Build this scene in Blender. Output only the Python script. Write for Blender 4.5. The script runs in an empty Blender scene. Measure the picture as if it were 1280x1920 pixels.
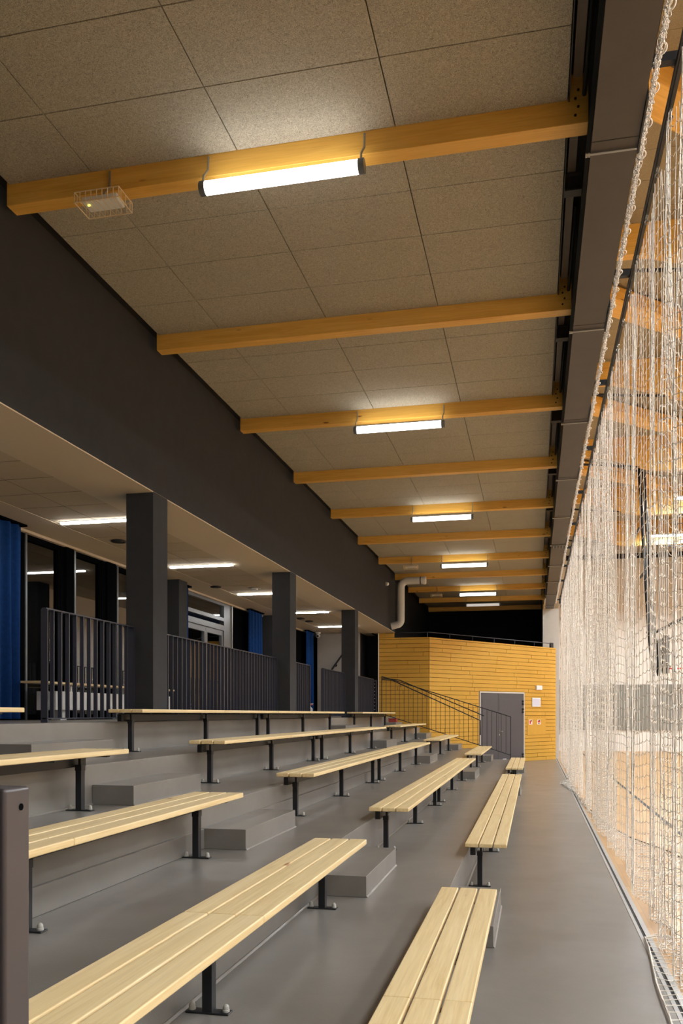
import bpy, math, random
import numpy as np
from mathutils import Vector, Matrix
random.seed(7); rng = np.random.default_rng(7)
S = bpy.context.scene; COL = S.collection
PI = math.pi
CAMZ = 1.683

# ------------------------------------------------------------------ helpers
def lin(r, g, b):
    f = lambda c: (c/255/12.92) if c/255 <= .04045 else ((c/255+.055)/1.055)**2.4
    return (f(r), f(g), f(b), 1)

class MB:
    """collects vertices and faces for one mesh"""
    def __init__(self): self.v = []; self.f = []; self.smooth = False
    def box(self, x0, x1, y0, y1, z0, z1, M=None):
        n = len(self.v)
        pts = [(x0,y0,z0),(x1,y0,z0),(x1,y1,z0),(x0,y1,z0),(x0,y0,z1),(x1,y0,z1),(x1,y1,z1),(x0,y1,z1)]
        if M is not None: pts = [tuple(M @ Vector(p)) for p in pts]
        self.v += pts
        self.f += [tuple(n+i for i in q) for q in ((0,3,2,1),(4,5,6,7),(0,1,5,4),(1,2,6,5),(2,3,7,6),(3,0,4,7))]
        return self
    def prism(self, poly, axis, a, b, M=None):
        """poly: 2-D points (counter-clockwise) in the plane across axis; extruded from a to b"""
        n = len(self.v); k = len(poly)
        def P(p, t):
            q = {'x': (t,p[0],p[1]), 'y': (p[0],t,p[1]), 'z': (p[0],p[1],t)}[axis]
            return tuple(M @ Vector(q)) if M is not None else q
        self.v += [P(p, a) for p in poly] + [P(p, b) for p in poly]
        self.f += [tuple(n+i for i in reversed(range(k))), tuple(n+k+i for i in range(k))]
        for i in range(k):
            j = (i+1) % k
            self.f.append((n+i, n+j, n+k+j, n+k+i))
        return self
    def tube(self, pts, r, n=10, cap=True):
        pts = [Vector(p) for p in pts]; base = len(self.v); k = len(pts)
        prev = None
        for i, p in enumerate(pts):
            if i == 0: d = pts[1]-p
            elif i == k-1: d = p-pts[i-1]
            else: d = (pts[i+1]-p).normalized()+(p-pts[i-1]).normalized()
            d.normalize()
            if prev is None:
                a = d.cross(Vector((0,0,1)) if abs(d.z) < .9 else Vector((1,0,0))).normalized()
            else:
                a = (prev-d*prev.dot(d)).normalized()
            prev = a; b = d.cross(a)
            rr = r[i] if isinstance(r, (list,tuple)) else r
            for j in range(n):
                t = 2*PI*j/n
                self.v.append(tuple(p+a*math.cos(t)*rr+b*math.sin(t)*rr))
        for i in range(k-1):
            for j in range(n):
                q = (j+1) % n
                self.f.append((base+i*n+j, base+i*n+q, base+(i+1)*n+q, base+(i+1)*n+j))
        if cap:
            self.f.append(tuple(base+j for j in reversed(range(n))))
            self.f.append(tuple(base+(k-1)*n+j for j in range(n)))
        self.smooth = True
        return self
    def lathe(self, prof, c=(0,0,0), n=16):
        base = len(self.v); k = len(prof)
        for (r, z) in prof:
            for j in range(n):
                t = 2*PI*j/n
                self.v.append((c[0]+r*math.cos(t), c[1]+r*math.sin(t), c[2]+z))
        for i in range(k-1):
            for j in range(n):
                q = (j+1) % n
                self.f.append((base+i*n+j, base+i*n+q, base+(i+1)*n+q, base+(i+1)*n+j))
        self.f.append(tuple(base+j for j in reversed(range(n))))
        self.f.append(tuple(base+(k-1)*n+j for j in range(n)))
        self.smooth = True
        return self
    def torus(self, c, R, r, normal=(0,0,1), n=24, m=8):
        c = Vector(c); nz = Vector(normal).normalized()
        a = nz.cross(Vector((1,0,0)) if abs(nz.x) < .9 else Vector((0,1,0))).normalized(); b = nz.cross(a)
        base = len(self.v)
        for i in range(n):
            t = 2*PI*i/n; d = a*math.cos(t)+b*math.sin(t)
            for j in range(m):
                s = 2*PI*j/m
                self.v.append(tuple(c+d*(R+r*math.cos(s))+nz*r*math.sin(s)))
        for i in range(n):
            for j in range(m):
                self.f.append((base+i*m+j, base+((i+1)%n)*m+j, base+((i+1)%n)*m+(j+1)%m, base+i*m+(j+1)%m))
        self.smooth = True
        return self

def obj(name, mb, mat, parent=None, loc=None, bevel=0, seg=2):
    me = bpy.data.meshes.new(name)
    me.from_pydata(mb.v, [], mb.f); me.update()
    me.materials.append(mat)
    o = bpy.data.objects.new(name, me); COL.objects.link(o)
    if mb.smooth:
        me.polygons.foreach_set('use_smooth', [True]*len(me.polygons))
        m = o.modifiers.new('edge_split', 'EDGE_SPLIT'); m.split_angle = math.radians(40)
    if loc is not None: o.location = loc
    if parent is not None: o.parent = parent
    if bevel:
        b = o.modifiers.new('bevel', 'BEVEL'); b.width = bevel; b.segments = seg; b.limit_method = 'ANGLE'
        me.polygons.foreach_set('use_smooth', [True]*len(me.polygons))
        w = o.modifiers.new('wn', 'WEIGHTED_NORMAL'); w.keep_sharp = True
    return o

def tag(o, label, cat, group=None):
    o['label'] = label; o['category'] = cat
    if group: o['group'] = group
    return o
def thing(name, label, cat, loc=(0,0,0), group=None, rotz=0):
    o = bpy.data.objects.new(name, None); COL.objects.link(o)
    o.location = loc; o.rotation_euler = (0,0,rotz); o.empty_display_size = .1
    return tag(o, label, cat, group)
def struct(name, mb, mat, bevel=0, parent=None):
    o = obj(name, mb, mat, parent, bevel=bevel)
    if parent is None: o['kind'] = 'structure'
    return o
def kids(o): return [c for c in COL.objects if c.parent == o]
def copy_tree(o, parent=None, cmap=None):
    if cmap is None:
        cmap = {}
        for c in COL.objects:
            if c.parent: cmap.setdefault(c.parent.name, []).append(c)
    c = o.copy(); COL.objects.link(c)
    if parent is not None: c.parent = parent
    for ch in cmap.get(o.name, []): copy_tree(ch, c, cmap)
    return c
def dup(o, loc, label, group=None):
    c = copy_tree(o); c.location = loc; c['label'] = label
    if group: c['group'] = group
    return c

# ------------------------------------------------------------------ materials
class Mat:
    def __init__(self, name):
        self.m = bpy.data.materials.new(name); self.m.use_nodes = True
        self.t = self.m.node_tree; self.n = self.t.nodes; self.l = self.t.links
        self.b = self.n['Principled BSDF']
    def node(self, typ, **kw):
        x = self.n.new(typ)
        for k, v in kw.items():
            if k in x.inputs.keys(): x.inputs[k].default_value = v
            else: setattr(x, k, v)
        return x
    def link(self, a, b): self.l.new(a, b)
    def coords(self, scale=(1,1,1), kind='Object', rnd=False):
        tc = self.node('ShaderNodeTexCoord'); mp = self.node('ShaderNodeMapping'); mp.inputs['Scale'].default_value = scale
        self.link(tc.outputs[kind], mp.inputs['Vector'])
        if rnd:
            oi = self.node('ShaderNodeObjectInfo'); mu = self.node('ShaderNodeVectorMath', operation='SCALE')
            cx = self.node('ShaderNodeCombineXYZ')
            for i in range(3): self.link(oi.outputs['Random'], cx.inputs[i])
            self.link(cx.outputs[0], mu.inputs[0]); mu.inputs['Scale'].default_value = 37.0
            self.link(mu.outputs[0], mp.inputs['Location'])
        return mp.outputs['Vector']
    def ramp(self, fac, stops):
        r = self.node('ShaderNodeValToRGB'); e = r.color_ramp.elements
        while len(e) < len(stops): e.new(.5)
        for x, (p, c) in zip(e, stops): x.position = p; x.color = c
        self.link(fac, r.inputs['Fac']); return r.outputs['Color']
    def bump(self, h, strength=.3, dist=.01):
        b = self.node('ShaderNodeBump'); b.inputs['Strength'].default_value = strength; b.inputs['Distance'].default_value = dist
        self.link(h, b.inputs['Height']); self.link(b.outputs['Normal'], self.b.inputs['Normal'])
    def noise(self, vec, scale, detail=4, rough=.6, dist=0):
        n = self.node('ShaderNodeTexNoise'); n.inputs['Scale'].default_value = scale; n.inputs['Detail'].default_value = detail
        n.inputs['Roughness'].default_value = rough; n.inputs['Distortion'].default_value = dist
        self.link(vec, n.inputs['Vector']); return n.outputs['Fac']

def flat(name, col, rough=.5, metal=0, spec=.5, var=0.0, vscale=6):
    M = Mat(name)
    M.b.inputs['Roughness'].default_value = rough; M.b.inputs['Metallic'].default_value = metal
    M.b.inputs['Specular IOR Level'].default_value = spec
    M.b.inputs['Base Color'].default_value = col
    if var:
        f = M.noise(M.coords(), vscale, 5)
        d = tuple(c*(1-var) for c in col[:3])+(1,); u = tuple(min(1, c*(1+var)) for c in col[:3])+(1,)
        M.link(M.ramp(f, [(.3, d), (.7, u)]), M.b.inputs['Base Color'])
    return M.m
def emit(name, col, s):
    M = Mat(name)
    M.b.inputs['Base Color'].default_value = (.8,.8,.8,1)
    M.b.inputs['Emission Color'].default_value = col; M.b.inputs['Emission Strength'].default_value = s
    return M.m

def wood(name, c_dark, c_mid, c_light, knot, axis='y', rough=.45, ring=14, kscale=2.2):
    """softwood: long grain along an axis, with scattered knots"""
    M = Mat(name)
    sc = {'y': (ring, .55, ring), 'x': (.55, ring, ring)}[axis]
    v = M.coords(sc, rnd=True)
    g = M.noise(v, 1.6, 6, .65, 1.2)
    base = M.ramp(g, [(.25, c_dark), (.5, c_mid), (.75, c_light)])
    fine = M.noise(M.coords({'y': (90, 2.5, 90), 'x': (2.5, 90, 90)}[axis], rnd=True), 1, 3)
    mx = M.node('ShaderNodeMix', data_type='RGBA', blend_type='MULTIPLY'); mx.inputs['Factor'].default_value = .35
    M.link(base, mx.inputs['A']); M.link(M.ramp(fine, [(.3, (.72,.68,.62,1)), (.6, (1,1,1,1))]), mx.inputs['B'])
    ks = {'y': (kscale*2.2, kscale*.55, kscale*2.2), 'x': (kscale*.55, kscale*2.2, kscale*2.2)}[axis]
    vo = M.node('ShaderNodeTexVoronoi'); vo.inputs['Scale'].default_value = 1.0
    kv = M.coords(ks, rnd=True); M.link(kv, vo.inputs['Vector'])
    kf = M.ramp(vo.outputs['Distance'], [(.035, (1,1,1,1)), (.085, (0,0,0,1))])
    m2 = M.node('ShaderNodeMix', data_type='RGBA'); M.link(kf, m2.inputs['Factor'])
    M.link(mx.outputs['Result'], m2.inputs['A']); m2.inputs['B'].default_value = knot
    M.link(m2.outputs['Result'], M.b.inputs['Base Color'])
    M.b.inputs['Roughness'].default_value = rough
    M.bump(fine, .08, .002)
    return M.m

pine = wood('pine', lin(218,188,130), lin(234,208,156), lin(242,220,174), lin(150,100,50), 'y', .42)
glulam = wood('glulam', lin(210,154,62), lin(226,176,82), lin(234,188,98), lin(120,72,22), 'x', .45, 9, 2.6)
glulam_y = wood('glulam_lengthwise', lin(196,128,30), lin(212,146,44), lin(222,160,58), lin(110,58,12), 'y', .45, 9, 2.6)

def wool(name, ca, cb):
    M = Mat(name); v = M.coords((1,1,1))
    f = M.noise(v, 85, 5, .75, 2.5); f2 = M.noise(v, 3, 2)
    c = M.ramp(f, [(.38, ca), (.60, cb)])
    mx = M.node('ShaderNodeMix', data_type='RGBA', blend_type='MULTIPLY'); mx.inputs['Factor'].default_value = .25
    M.link(c, mx.inputs['A']); M.link(M.ramp(f2, [(.3, (.85,.85,.85,1)), (.7, (1,1,1,1))]), mx.inputs['B'])
    M.link(mx.outputs['Result'], M.b.inputs['Base Color'])
    M.b.inputs['Roughness'].default_value = .95; M.b.inputs['Specular IOR Level'].default_value = .1
    M.bump(f, .6, .008)
    return M.m
wool_board = wool('wood_wool', lin(112,106,94), lin(206,200,184))
wool_court = wool('wood_wool_court', lin(120,110,90), lin(176,164,138))

def screed():
    M = Mat('grey_screed'); v = M.coords()
    f = M.noise(v, 1.3, 6, .6, .4); p = M.noise(v, 120, 2, .5)
    M.link(M.ramp(f, [(.3, lin(117,112,106)), (.7, lin(133,128,122))]), M.b.inputs['Base Color'])
    M.link(M.ramp(M.noise(v, 2.2, 4), [(.3, (.29,)*3+(1,)), (.7, (.33,)*3+(1,))]), M.b.inputs['Roughness'])
    M.b.inputs['Specular IOR Level'].default_value = .5
    M.bump(p, .12, .004)
    return M.m
grey_floor = screed()
grey_riser = flat('grey_riser', lin(133,125,117), .55, var=.06, vscale=2.5)

def parquet():
    M = Mat('court_parquet'); v = M.coords((1,1,1))
    mp = M.node('ShaderNodeMapping'); mp.inputs['Rotation'].default_value = (0,0,PI/2); M.link(v, mp.inputs['Vector'])
    b = M.node('ShaderNodeTexBrick'); M.link(mp.outputs[0], b.inputs['Vector'])
    b.inputs['Scale'].default_value = 1; b.inputs['Brick Width'].default_value = .55; b.inputs['Row Height'].default_value = .075
    b.inputs['Mortar Size'].default_value = .0015; b.inputs['Color1'].default_value = lin(208,166,112); b.inputs['Color2'].default_value = lin(188,144,90)
    b.inputs['Mortar'].default_value = lin(170,122,76); b.offset = .37
    M.link(b.outputs['Color'], M.b.inputs['Base Color']); M.b.inputs['Roughness'].default_value = .38
    return M.m
parquet_m = parquet()

fascia_m = flat('charcoal_plaster', lin(53,54,57), .8, spec=.2, var=.08, vscale=5)
black_wall = flat('black_plaster', lin(24,24,26), .8, spec=.2, var=.1, vscale=2)
black_metal = flat('black_steel', lin(30,31,35), .42, spec=.4)
rail_metal = flat('anthracite_railing', lin(52,53,64), .45, spec=.4)
post_metal = flat('graphite_post', lin(62,57,60), .38, spec=.5, var=.03)
steel_paint = flat('brown_grey_steel', lin(78,73,70), .5, spec=.4, var=.09, vscale=3)
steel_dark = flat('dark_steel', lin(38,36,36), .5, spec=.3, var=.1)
zinc = flat('zinc', lin(170,168,162), .35, .8)
dome_m = flat('grey_cap', lin(176,172,164), .4)
soffit_m = flat('soffit_paint', lin(206,192,170), .85, spec=.2)
tile_m = flat('soffit_tile', lin(190,176,154), .9, spec=.1, var=.03, vscale=40)
gap_m = flat('dark_tile_joint', lin(30,27,24), .9, spec=.1)  # dark colour of the joints between the soffit tiles
white_paint = flat('white_wall_paint', lin(226,220,212), .8, spec=.2, var=.02)
pier_m = flat('grey_white_render', lin(205,199,190), .85, spec=.2, var=.03)
white_metal = flat('white_lacquer', lin(224,224,222), .4)
duct_m = flat('white_duct', lin(205,203,200), .45)
alu = flat('grey_aluminium', lin(120,124,130), .35, .6)
frame_black = flat('black_window_frame', lin(12,13,16), .7, spec=.0)
blue_cloth = flat('blue_curtain', lin(20,54,108), .9, spec=.1, var=.15, vscale=20)
net_m = flat('white_cord', lin(240,232,221), .8, spec=.1)
net_dark = flat('dark_hem_cord', lin(96,88,74), .8, spec=.1)
yellow_board = flat('yellow_boards', lin(200,152,60), .6, spec=.25, var=.035, vscale=4)
yellow_gap = flat('yellow_joint', lin(110,78,18), .8, spec=.1)
door_m = flat('anthracite_door', lin(76,72,76), .45)
mat_grey = flat('grey_wall_padding', lin(128,126,118), .8)
red_m = flat('red_paint', lin(200,40,36), .5)
cage_m = flat('cream_wire', lin(222,200,164), .45)
gutter_m = flat('pale_metal_strip', lin(186,184,182), .35, .3)
rubber_m = flat('dark_rubber', lin(44,44,42), .7)
lamp_on = emit('tube_light', (1,.985,.95,1), 6.5)
lamp_off_glow = emit('unlit_tube_glow', (1,.95,.88,1), .35)  # faint glow given to the unlit tube so it looks white
line_on = emit('line_light', (1,.98,.94,1), 30)
court_on = emit('court_light', (.93,1,1.04,1), 172)
led_y = emit('yellow_led', (1,.9,.1,1), 3)
def glass():
    M = Mat('night_glass'); n = M.n; n.remove(M.b)
    gl = M.node('ShaderNodeBsdfGlossy'); gl.inputs['Roughness'].default_value = .01
    gl.inputs['Color'].default_value = (.9,.92,.95,1)
    tr = M.node('ShaderNodeBsdfTransparent'); tr.inputs['Color'].default_value = (.7,.75,.75,1)
    fr = M.node('ShaderNodeFresnel'); fr.inputs['IOR'].default_value = 2.3
    mx = M.node('ShaderNodeMixShader'); M.link(fr.outputs[0], mx.inputs[0]); M.link(tr.outputs[0], mx.inputs[1]); M.link(gl.outputs[0], mx.inputs[2])
    M.link(mx.outputs[0], n['Material Output'].inputs['Surface'])
    return M.m
glass_m = glass()

# ------------------------------------------------------------------ key dimensions
RX = [-.65, -1.58, -2.52, -3.45, -4.35]          # riser faces behind rows 1..5
TZ = [0, .32, .64, .96, 1.28, 1.60]              # walkway, treads, platform
YE = 26.4                                        # far end of the terrace
SOF = CAMZ+2.62; CEIL = CAMZ+4.41; BEAMB = CAMZ+4.238
BY = [6.40+2.92*i for i in range(11)]            # beam faces
FX = -4.37                                       # face of the upper wall and pillars
WX = -7.10                                       # window wall
STB = CAMZ+4.0                                   # underside of the steel girder
RAILX, RAILZ = .95, CAMZ+4.36

# ------------------------------------------------------------------ the setting
m = MB(); m.box(-.66, .775, -3.5, 34.2, -.3, 0)
struct('floor', m, grey_floor)
for i in range(4):
    m = MB(); z = TZ[i+1]
    m.box(RX[i+1]-.01, RX[i], -3.5, YE, -.25, z)
    m.prism([(RX[i],TZ[i]), (RX[i]+.016,TZ[i]), (RX[i],TZ[i]+.016)], 'y', -3.5, YE)
    if i == 2:
        m.box(RX[i]-.01, RX[i]+.022, -3.5, YE, TZ[i], TZ[i]+.155)
    struct(['trim_1','trim_2','trim_3','trim_4'][i], m, grey_floor, bevel=.012)
m = MB(); m.box(WX-.3, RX[4], -3.5, 28.5, -.25, TZ[5])
m.prism([(RX[4],TZ[4]), (RX[4]+.016,TZ[4]), (RX[4],TZ[4]+.016)], 'y', -3.5, YE)
struct('floor_platform', m, grey_floor, bevel=.012)
m = MB(); m.box(.835, 26, -8, 42, -.3, 0)
struct('floor_court', m, parquet_m)
m = MB(); m.box(.775, .80, -3.5, 34.2, -.3, .004); m.box(.822, .86, -3.5, 34.2, -.3, .004)
struct('trim_5', m, gutter_m)
m = MB(); m.box(.80, .822, -3.5, 34.2, -.3, -.002)
struct('trim_6', m, rubber_m)
m = MB(); m.box(-8, .3, 26.4, 40, -.3, -.004)
struct('floor_end', m, grey_floor)

# wood-wool ceiling of the stand: boards with joints between the beams
m = MB(); gx = [-4.27, -3.52, -2.27, -1.02, .235]
for b in range(-1, 11):
    y0 = (BY[0]-2.92 if b < 0 else BY[b])+.145; y1 = BY[b+1] if b < 10 else 36.9
    ys = [y0] + [y0-.145+o for o in (.81, 1.51, 2.22)] + [y1]
    for i in range(4):
        for j in range(4):
            if ys[j+1] <= ys[j]: continue
            m.box(gx[i]+.004, gx[i+1]-.004, ys[j]+.004, ys[j+1]-.004, CEIL, CEIL+.03)
m.box(-4.27, .235, -3.5, 3.6, CEIL, CEIL+.03)
struct('ceiling', m, wool_board, bevel=.003)
m = MB(); m.box(FX-.3, .235, -3.5, 37, CEIL+.034, CEIL+.06)
struct('ceiling_backing', m, steel_dark)  # sheet added above the boards to stop light leaking through
m = MB(); m.box(.1, .80, -3.5, 37, CEIL+.45, CEIL+.5)
struct('ceiling_recess', m, steel_dark)
# upper wall over the pillars and its soffit
m = MB(); m.box(FX-.34, FX, -3.5, 27.36, SOF, CEIL+.2)
struct('wall_left_upper', m, fascia_m)
m = MB(); m.box(FX-.34, FX-.06, 27.53, 37, SOF-.2, CEIL+.2); m.box(FX-.34, FX-.06, 27.37, 27.53, SOF, CEIL+.2)
struct('wall_left_gallery', m, black_wall)
m = MB(); m.box(FX-.34, .3, 36.9, 37.1, 0, CEIL+.2)
struct('wall_end_gallery', m, black_wall)
m = MB(); m.box(WX-.2, FX-.34, -3.5, 28.5, SOF+.03, SOF+.2); m.box(-5.16, FX-.002, -3.5, 27.3, SOF-.012, SOF+.03)
m.box(WX-.02, -6.38, -3.5, 28.5, SOF-.012, SOF+.03)
struct('ceiling_soffit', m, soffit_m)
m = MB()
for i in range(2):
    for j in range(50):
        y = -2.6+.62*j
        m.box(-6.375+.607*i+.006, -6.375+.607*(i+1)-.006, y+.008, y+.612, SOF-.008, SOF+.012)
struct('ceiling_tiles', m, tile_m)
m = MB(); m.box(-6.38, -5.16, -3.5, 28.5, SOF-.0055, SOF+.03)
struct('ceiling_tile_grid', m, gap_m)
m = MB(); m.box(WX-.02, WX+.10, -3.5, 26.9, SOF-.05, SOF-.012)
struct('trim_7', m, soffit_m)
# pillars belong to the building
PY = [9.39, 15.2, 21.04]
for i, y in enumerate(PY):
    m = MB(); m.box(FX-.347, FX-.001, y, y+.405, TZ[5], SOF)
    o = obj('pillar', m, fascia_m, bevel=.004)
    tag(o, ['square charcoal pillar nearest the viewer, at the end of the short railing',
            'square charcoal pillar in the middle, at the far end of the long railing',
            'square charcoal pillar farthest away, before the black doorway'][i], 'pillar', 'pillars along the platform edge')
# back of the hall behind the viewer, court shell
m = MB(); m.box(-8, 26, -8.2, -8, 0, 9.6); struct('wall_back_court', m, white_paint)
m = MB(); m.box(WX-.3, .2, -3.6, -3.5, 0, CEIL+.3); struct('wall_back', m, fascia_m)
m = MB(); m.box(26, 26.2, -8, 42, 0, 9.6); struct('wall_right', m, white_paint)
m = MB(); m.box(.3, 26, 41, 41.2, 0, 9.6); struct('wall_far', m, white_paint)
m = MB(); m.box(.95, 26, 40.93, 40.999, .95, 3.02)
struct('wall_far_padding', m, mat_grey)
m = MB(); m.box(.30, .90, 33.6, 41, 0, STB-.002); struct('wall_pier', m, pier_m)
m = MB(); m.box(.66, .70, -3.5, 37, STB+.422, CEIL+.45); struct('trim_light_block', m, steel_dark)  # added plate closing the slot above the girder against court light
m = MB(); m.box(.26, .30, 33.6, 37.1, STB, CEIL+.5); struct('wall_gallery_light_block', m, black_wall)  # added screen keeping court light off the black gallery wall
m = MB(); m.box(.895, .93, 33.9, 41, .9, 3.0); struct('wall_pier_padding', m, mat_grey)
m = MB(); m.box(.12, .3, -8, 41, CEIL+.5, 9.6); struct('wall_clerestory', m, white_paint)
m = MB(); m.box(-.3, -.1, -8, -3.6, 0, 9.6); struct('wall_back_left', m, white_paint)
# court ceiling in boards
CC = CAMZ+7.65; m = MB()
for i in range(20):
    for j in range(70):
        m.box(.1+1.25*i+.004, .1+1.25*(i+1)-.004, -8+.7*j+.004, -8+.7*(j+1)-.004, CC, CC+.03)
struct('ceiling_court', m, wool_court)
m = MB(); m.box(0, 26.2, -8.2, 41.2, CC+.034, CC+.07); struct('ceiling_court_backing', m, steel_dark)

# ------------------------------------------------------------------ benches
def make_bench(label, loc, n_half=2, L=4.86):
    t = thing('bench', label, 'bench', loc, 'pine benches on the stand')
    half = L/2
    xs = [.061, .195, .329]
    for h in range(2):
        for x in xs:
            s = MB().box(-.061, .061, -half/2+.001, half/2-.001, 0, .038)
            obj('slat', s, pine, t, (x+.002, half*(h+.5), .417), bevel=.007)
    beam = MB().box(.044, .094, .12, L-.12, .325, .404)
    obj('beam', beam, black_metal, t, bevel=.004)
    for y in (.27, half, L-.27):
        lg = MB().box(-.024, .024, -.028, .028, .008, .335)
        lg.box(.0, .022, -.03, .03, .335, .405); lg.box(-.027, .027, -.031, .031, .30, .345)
        l = obj('leg', lg, black_metal, t, (.128, y, 0), bevel=.003)
        obj('foot_plate', MB().box(-.105, .105, -.032, .032, 0, .009), black_metal, l, bevel=.004)
        for s in (-1, 1):
            obj('cap_nut', MB().lathe([(.017,.009),(.017,.018),(.0145,.020),(.0145,.032),(.010,.040),(.003,.044)], (s*.082,0,0), 12), dome_m, l)
    k = 7
    for i in range(k):
        y = .27+(L-.54)*i/(k-1)
        br = MB().box(.03, .36, y-.02, y+.02, .404, .412); br.box(.185, .205, y-.012, y+.012, .404, .418); br.box(.262, .276, y-.006, y+.006, .404, .426)
        obj('bracket', br, black_metal, t)
    return t
row_words = ['front row', 'second row', 'middle row', 'fourth row', 'topmost row']
pos_words = ['nearest the viewer', 'just beyond the first gap', 'just before the second gap', 'last one before the yellow wall']
proto = None
YS = [1.28, 8.25, 13.12, 19.98]
for r in range(5):
    for k in range(4):
        lab = 'pale pine slat bench in the %s, %s' % (row_words[r], pos_words[k])
        loc = (RX[r], YS[k], TZ[r])
        if proto is None: proto = make_bench(lab, loc)
        else: dup(proto, loc, lab)
# half-height steps in the gaps
aisle = [(6.28, 7.68, 'first gap between benches'), (18.2, 19.62, 'second gap between benches'), (25.1, 26.35, 'at the far end')]
st_words = ['on the walkway', 'on the second tread', 'on the middle tread', 'on the fourth tread', 'on the top tread below the platform']
for r in range(5):
    for (y0, y1, w) in aisle:
        m = MB().box(0, .36, 0, y1-y0, 0, .158)
        m.prism([(.36,0),(.374,0),(.36,.014)], 'y', 0, y1-y0)
        o = obj('step_block', m, grey_floor, loc=(RX[r]+.001, y0, TZ[r]), bevel=.012)
        tag(o, 'grey step block %s, %s' % (st_words[r], w), 'step', 'half-height step blocks')

# railing post close to the lens on the left
t = thing('railing_post', 'thick grey railing post with rounded top close to the lens', 'post', (-.80, 1.187, TZ[1]))
m = MB().box(-.075, 0, 0, .07, .006, CAMZ-.116-TZ[1])
obj('shaft', m, post_metal, t, bevel=.007, seg=4)
m = MB(); m.v = []; 
m.tube([(-.004, .043, CAMZ-.148-TZ[1]), (.0012, .043, CAMZ-.148-TZ[1])], .0055, 14)
obj('screw_hole', m, frame_black, t)
obj('foot_plate', MB().box(-.10, .025, -.025, .095, 0, .008), post_metal, t)

# ------------------------------------------------------------------ glulam beams
ords = ['first','second','third','fourth','fifth','sixth','seventh','eighth','ninth','tenth','eleventh']
for i, y in enumerate(BY):
    m = MB().box(0, 4.67, 0, .145, 0, .36)
    t = thing('ceiling_beam', 'orange glulam ceiling beam over the stand, %s from the viewer' % ords[i], 'beam', (-4.295, y, BEAMB), 'glulam beams over the stand')
    obj('timber', m, glulam, t, bevel=.004)
    for z in (.06, .12, .18, .24):
        q = MB().tube([(4.60-.02*((z*50)%2), .001, z), (4.60-.02*((z*50)%2), -.004, z)], .010, 10)
        obj('bolt', q, steel_dark, t)
# ------------------------------------------------------------------ tube lamps
lw = {0:'first and nearest', 2:'second', 4:'third', 6:'fourth', 8:'fifth', 9:'unlit last'}
for i, w in lw.items():
    t = thing('tube_lamp', 'round tube lamp under the ceiling beams, %s from the viewer' % w, 'lamp', (-2.54, BY[i]-.10, CAMZ+4.085), 'tube lamps under the ceiling beams')
    obj('diffuser', MB().tube([(.05,0,0),(1.255,0,0)], .050, 20), lamp_off_glow if i == 9 else lamp_on, t)
    for x0, x1 in ((0, .05), (1.255, 1.305)):
        obj('end_cap', MB().tube([(x0,0,0),(x0+.006,0,0),(x1-.006,0,0),(x1,0,0)], [.046,.054,.054,.054], 20), alu, t)
    for x in (.025, 1.275):
        obj('hanger', MB().tube([(x,.0,.05),(x,.015,.11),(x+.012,.075,.19),(x+.012,.085,.30)], .009, 8), zinc, t)
# caged emergency lights
for i, x, w in ((0, -3.36, 'on the first beam'), (6, -3.36, 'on the seventh beam'), (8, -3.30, 'beside the white duct')):
    t = thing('caged_light', 'flat emergency light in a cream wire cage %s' % w, 'light', (x, BY[i]-.10, CAMZ+4.05), 'caged emergency lights')
    obj('light_body', MB().box(-.15, .15, -.07, .07, .015, .06), white_metal, t, bevel=.006)
    obj('indicator', MB().lathe([(.010,.008),(.010,.015)], (-.11,-.03,0), 10), led_y, t)
    c = MB(); z0, z1 = -.005, .075; hx, hy = .19, .115; r = .004
    for z in (z0, z1):
        for (a, b) in (((-hx,-hy),(hx,-hy)),((hx,-hy),(hx,hy)),((hx,hy),(-hx,hy)),((-hx,hy),(-hx,-hy))):
            c.tube([(a[0],a[1],z),(b[0],b[1],z)], r, 6)
    for k in range(9):
        xx = -hx+2*hx*k/8
        c.tube([(xx,-hy,z1),(xx,-hy,z0),(xx,hy,z0),(xx,hy,z1)], r, 6)
    for k in range(3):
        yy = -hy+2*hy*(k+.5)/3
        for sx in (-hx, hx): c.tube([(sx,yy,z0),(sx,yy,z1)], r, 6)
    obj('cage', c, cage_m, t)
    obj('hanger', MB().tube([(0,0,.06),(0,.01,.12),(.01,.085,.20),(.01,.088,.34)], .009, 8), zinc, t)

# ------------------------------------------------------------------ steel girder
t = thing('steel_girder', 'long brown-grey steel girder between the stand and the court', 'girder', (.39, -3.4, STB))
obj('bottom_flange', MB().box(0, .315, 0, 37.0, 0, .022), steel_paint, t)
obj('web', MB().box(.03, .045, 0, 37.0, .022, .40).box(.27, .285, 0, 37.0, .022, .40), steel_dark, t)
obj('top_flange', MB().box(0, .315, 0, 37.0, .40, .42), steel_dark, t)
for i, y in enumerate(BY[:10]):
    yy = y+3.4-.02
    obj('clamp_rod', MB().tube([(-.035, yy, -.012), (.314, yy, -.012)], .008, 8), zinc, t)
    nut = MB()
    for x in (-.03, -.012): nut.tube([(x-.007, yy, -.012), (x+.007, yy, -.012)], .016, 6)
    obj('nut', nut, zinc, t)
    obj('stiffener_seam', MB().box(.001, .314, yy-.12, yy-.112, -.002, .0), steel_dark, t)
obj('splice_plate', MB().box(-.003, .312, BY[5]+3.4-.02, BY[5]+3.4+.30, -.014, -.001), steel_dark, t)
sp = MB()
for a in range(4):
    for b in range(3): sp.tube([(.05+.07*a, BY[5]+3.43+.1*b, -.014), (.05+.07*a, BY[5]+3.43+.1*b, -.034)], .014, 6)
obj('splice_bolts', sp, zinc, t)
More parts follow.
